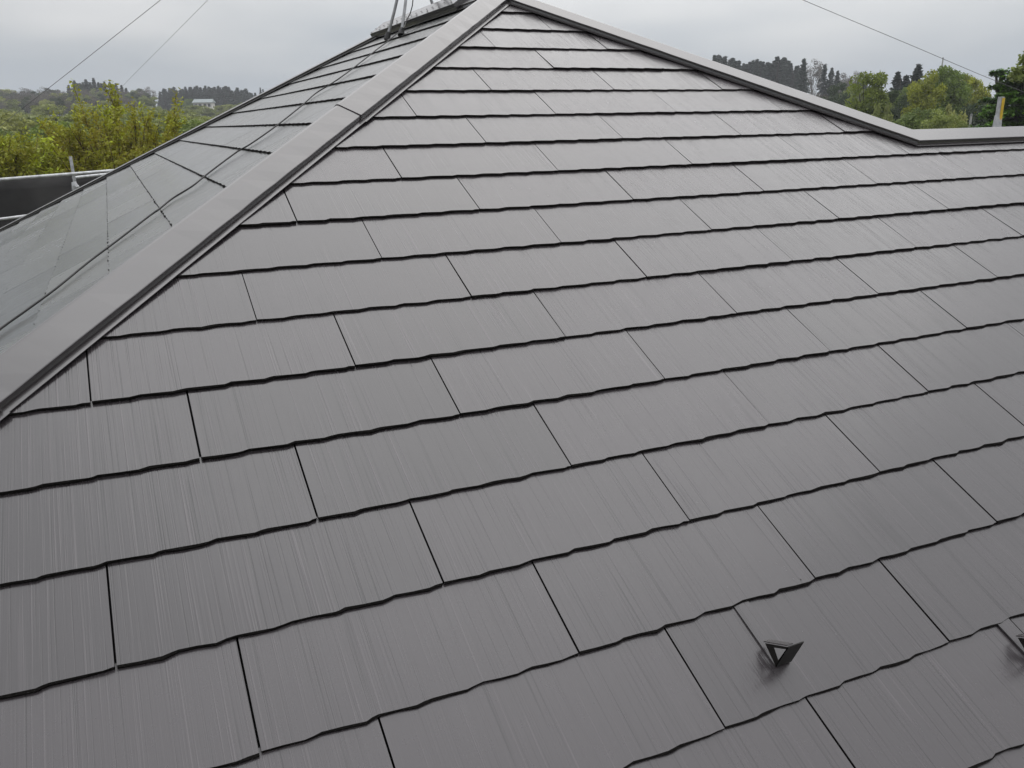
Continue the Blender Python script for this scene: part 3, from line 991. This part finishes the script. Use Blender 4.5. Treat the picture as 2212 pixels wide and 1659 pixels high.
# layered bright green tree at the right edge
def layered(seed, ctr, top, spread, m, per=150, tiers=15):
    rg = np.random.default_rng(seed)
    C, V, limbs = [], [], []
    for i in range(tiers):
        z = top * (0.30 + 0.70 * i / (tiers - 1))
        R = spread * (1 - 0.6 * (i / (tiers - 1)) ** 2.2)
        for k in range(9):
            a = rg.uniform(0, 6.283)
            L = R * rg.uniform(.6, 1.08)
            n = int(per * rg.uniform(.7, 1.2))
            s = rg.uniform(0.2, 1, n)
            wv = 0.20 * L * (1.15 - s)
            p = np.stack([np.cos(a) * L * s, np.sin(a) * L * s, z + 0.12 * L * np.sin(s * 2.4) + rg.normal(0, .06, n)], 1)
            off = rg.normal(size=n) * wv
            p[:, 0] += -np.sin(a) * off; p[:, 1] += np.cos(a) * off
            C.append(p); V.append(np.clip(0.15 + 0.6 * s + rg.normal(0, .15, n), 0, 1))
            if k % 3 == 0: limbs.append(((0, 0, z * 0.92), (np.cos(a) * L * .8, np.sin(a) * L * .8, z)))
    C = np.concatenate(C); V = np.concatenate(V)
    a = rg.normal(size=(len(C), 3)); a[:, 2] *= 0.25; a /= np.linalg.norm(a, axis=1, keepdims=True)
    b = np.cross(a, np.array([0, 0, 1.0])); b /= np.linalg.norm(b, axis=1, keepdims=True) + 1e-9
    s = rg.uniform(.06, .12, (len(C), 1))
    me = quads_mesh('layered_crown', C, a * s, b * s * .6, V, m)
    return me, trunk_mesh('trunk', top, 0.2, limbs, rg, M_BARK, 0.95)
def single_tree(name, pos, me, tb, label, bark=M_BARK):
    root = empty(name, pos, label, 'tree')
    M = Matrix.Translation(Vector(pos))
    link('crown', me, root, M)
    tb.build('trunk', bark, root, M)
    return root
p = at_depth(2222, 172, 34)
hz = height(p[0], p[1])
me, tb = layered(41, None, p[2] - hz, 2.5, G_BRIGHT, per=420, tiers=26)
single_tree('layered_tree', (p[0], p[1], hz), me, tb, 'dark bright-tipped green tree in flat layers at the right edge')
p = at_depth(2160, 160, 36)
me, tb = layered(43, None, p[2] - height(p[0], p[1]), 1.1, G_BRIGHT, per=130, tiers=12)
single_tree('layered_tree', (p[0], p[1], height(p[0], p[1])), me, tb, 'thin topped green tree with a branch reaching left under the guy wire')
# tree outside the frame whose foliage pokes in at the top right corner
p = at_depth(2283, 60, 24)
(Cc, ax, ay, V), limbs, rg = broadleaf(51, h=p[2] + 7, wid=2.3, base=0.78, nclump=60, per=150, leaf=0.07)
single_tree('tall_tree', (p[0], p[1], GROUND), quads_mesh('tall_crown', Cc, ax, ay, V, G_PALE), trunk_mesh('trunk', p[2] + 7, .18, limbs, rg, M_BARK), 'tall tree whose leaves poke in at the upper right edge')

# --- left: spring-green tree in front, thicket, hill woods, conifer row, far house
def vase_tree(seed, top, spread, m):
    rg = np.random.default_rng(seed)
    C, V = [], []
    mb = MB()
    fork = np.array([0, 0, top * 0.5])
    mb.tube([(0, 0, 0), (0.05, 0, top * .25), fork], [0.2, 0.16, 0.15], 8)
    NL_ = 190
    for i in range(NL_):
        a = i * 2.39996 + rg.uniform(-.25, .25)
        el = math.asin(min(0.995, max(-0.15, -0.1 + 1.08 * (i + .5) / NL_ + rg.uniform(-.03, .03))))
        R = rg.uniform(0.78, 1.12)
        end = fork + np.array([math.cos(a) * math.cos(el) * spread * R, math.sin(a) * math.cos(el) * spread * R, math.sin(el) * top * 0.5 * R])
        mid = fork * .5 + end * .5 + np.array([0, 0, -0.05 * top * math.cos(el)]) + rg.normal(0, .1, 3)
        path = [fork, mid, end]
        pts = [((1 - t) ** 2) * fork + 2 * t * (1 - t) * mid + t * t * end for t in np.linspace(0, 1, 7)]
        mb.tube(pts, list(np.linspace(0.055, 0.008, 7)), 5)
        for k in range(12):
            t = rg.uniform(0.35, 1.0)
            q = ((1 - t) ** 2) * fork + 2 * t * (1 - t) * mid + t * t * end
            d = (end - fork); d = d / np.linalg.norm(d) + rg.normal(0, .38, 3) + np.array([0, 0, .25])
            d /= np.linalg.norm(d)
            L = rg.uniform(.35, .95)
            e2 = q + d * L
            mb.tube([q, q * .5 + e2 * .5, e2], [0.012, 0.008, 0.004], 4, caps=False)
            nl = int(80 * rg.uniform(.6, 1.3))
            s = rg.uniform(0.0, 1.0, nl) ** 0.8
            pp_ = q + d * (L * s)[:, None] + rg.normal(0, .065, (nl, 3))
            C.append(pp_)
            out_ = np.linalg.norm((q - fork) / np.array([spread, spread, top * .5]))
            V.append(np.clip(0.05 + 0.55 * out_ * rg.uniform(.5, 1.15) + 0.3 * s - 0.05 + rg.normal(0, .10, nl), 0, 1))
    C = np.concatenate(C); V = np.concatenate(V)
    ax, ay = leaves(C, 0.055, rg, 0.8)
    return quads_mesh('spring_crown', C, ax, ay, V, m), mb
M_REDBARK = mat('brown_twig_bark', (0.085, 0.05, 0.025), 0.9, noise=(8, .3))
p = at_depth(243, 240, 25)
hz = height(p[0], p[1])
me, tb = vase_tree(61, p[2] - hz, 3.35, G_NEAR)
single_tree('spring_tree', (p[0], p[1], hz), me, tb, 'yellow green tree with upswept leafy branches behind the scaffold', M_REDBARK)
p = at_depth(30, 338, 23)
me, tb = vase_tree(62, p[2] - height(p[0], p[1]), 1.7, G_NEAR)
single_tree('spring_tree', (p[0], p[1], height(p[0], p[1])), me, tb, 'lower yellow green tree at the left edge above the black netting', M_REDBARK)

GT = 'thicket of olive trees behind the yellow green tree'
r2 = random.Random(9)
for i in range(64):
    px = r2.uniform(-160, 620)
    d = r2.uniform(70, 170)
    topy = 222 + r2.uniform(-2, 24) + (6 if px > 380 else 0) + (170 - d) * 0.12
    K_OLIVE.at(px, topy, d, 'pale olive tree in the thicket between the roof and the far hill', group=GT, wide=r2.uniform(.9, 1.35))
for i in range(8):
    px = r2.uniform(-100, 420)
    K_GREEN.at(px, 266 + r2.uniform(-8, 16), r2.uniform(52, 66), 'mid green tree low in the thicket on the left', group='mid green trees in the left thicket', wide=r2.uniform(.9, 1.3))
HILL = {'bare_tree': ('bare brownish tree on the hazy hill at the left', 'bare trees on the left hill'), 'thicket_tree': ('olive tree on the hazy hill at the left', 'olive trees on the left hill'), 'evergreen_tree': ('dark evergreen on the hazy hill at the left', 'evergreens on the left hill')}
for row, (dd, dy, n) in enumerate(((290, 0, 36), (255, 10, 36), (225, 21, 34))):
    for i in range(n):
        px = -150 + i * 13.5 + r2.uniform(-5, 5)
        topy = 192 + dy + r2.uniform(-5, 6) - (6 if 95 < px < 130 else 0)
        k = [K_BARE, K_OLIVE, K_DARK, K_BARE, K_BARE][(i * 3 + row) % 5]
        k.at(px, topy, dd + r2.uniform(-12, 12), HILL[k.name][0], group=HILL[k.name][1], wide=r2.uniform(.9, 1.3))
for x, y in ((160, 176), (166, 182), (172, 182), (179, 180), (185, 174), (194, 180), (202, 171), (212, 180), (218, 182), (225, 178), (237, 180), (244, 184), (250, 182), (262, 186), (272, 192), (148, 186)):
    K_CON.at(x, y, r2.uniform(300, 320), 'dark conifer on the skyline behind the yellow green tree top', group='conifers behind the spring tree', wide=r2.uniform(1.3, 1.8))
for row in range(2):
    for i in range(34):
        x = 346 + i * 6.2 + r2.uniform(-2, 2)
        y = 190 + 9 * ((x - 440) / 100) ** 2 + r2.uniform(-4, 5) + row * 8
        K_CON.at(x, y, r2.uniform(350, 372) - row * 22, 'dark blue green conifer in the far row beside the white house', group='far conifer row on the left', wide=r2.uniform(1.4, 2.0))
for x, y in ((562, 192), (568, 195), (330, 206), (318, 208), (306, 212), (290, 208)):
    K_CON.at(x, y, 340, 'lone small conifer beside the far conifer row', group='small conifers at the ends of the far row', wide=.8)
for i in range(22):
    px = 280 + i * 14 + r2.uniform(-6, 6)
    K_OLIVE.at(px, 227 + r2.uniform(-4, 8) - (4 if px > 470 else 0), r2.uniform(190, 260), 'olive tree in front of the far conifer row', group='olive trees below the far conifers', wide=r2.uniform(1.0, 1.5))
K_GREEN.at(408, 214, 300, 'green rounded tree left of the far white house', wide=1.2)

# far house on the hill
hp = at_depth(441, 226, 292)
gz = height(hp[0], hp[1])
fh = empty('far_house', (hp[0], hp[1], gz), 'white house with a grey green roof below the far conifer row', 'house')
ang = math.atan2(CAM_ROT[0][1], CAM_ROT[0][0])
MH = Matrix.Translation((hp[0], hp[1], 0)) @ Matrix.Rotation(ang + 0.12, 4, 'Z')
z0, z1, z2 = gz - 1.0, hp[2] + 0.75, hp[2] + 1.85
mb = MB(); mb.box((-3.1, -2.4, z0), (3.1, 2.4, z1)); mb.build('wall', mat('white_wall', (0.62, 0.6, 0.57), .8), fh, MH)
mb = MB()
mb.add([(-3.5, -2.9, z1 - .1), (3.5, -2.9, z1 - .1), (3.5, 2.9, z1 - .1), (-3.5, 2.9, z1 - .1), (-3.2, 0, z2), (3.2, 0, z2)],
       [(0, 1, 5, 4), (2, 3, 4, 5), (0, 4, 3), (1, 2, 5), (0, 3, 2, 1)])
mb.build('roof', mat('grey_green_roof', (0.22, 0.26, 0.26), .6), fh, MH)
for x in (-2.3, -0.8, 0.8, 2.2):
    mb = MB(); mb.box((x - .45, -2.46, z1 - 1.5), (x + .45, -2.41, z1 - .55)); mb.build('window', mat('dark_pane', (0.05, 0.06, 0.07), .2), fh, MH)

# distant poles on the right
for px, top, d, r, lab in ((2037, 127, 75, 0.055, 'thin pale pole standing above the right woods'), (2098, 251, 40, 0.05, 'short grey pole low behind the right ridge')):
    p = at_depth(px, top, d)
    hz = height(p[0], p[1])
    root = empty('utility_pole', (p[0], p[1], hz), lab, 'pole', 'poles in the right woods')
    mb = MB(); mb.tube([(p[0], p[1], hz), tuple(p)], [r * 1.3, r], 10); mb.build('shaft', mat('pole_concrete', (0.38, 0.38, 0.37), .8), root)
    mb = MB(); mb.tube([tuple(p), (p[0], p[1], p[2] + .12)], [r * 1.25, r * .8], 10); mb.build('pole_cap', M_DULLGALV, root)

# ------------------------------------------------------------------ damp air
hm = bpy.data.materials.new('damp_air')
hm.use_nodes = True
ht = hm.node_tree
ht.nodes.remove(ht.nodes['Principled BSDF'])
pv = N(ht, 'ShaderNodeVolumePrincipled')
pv.inputs['Color'].default_value = (0.93, 0.96, 1.0, 1)
pv.inputs['Density'].default_value = 0.00055
ht.links.new(pv.outputs[0], ht.nodes['Material Output'].inputs['Volume'])
mb = MB()
mb.box((-1300, -1300, -9.0), (1300, 1300, 34.0))
hz_o = tag(mb.build('haze', hm), kind='stuff')
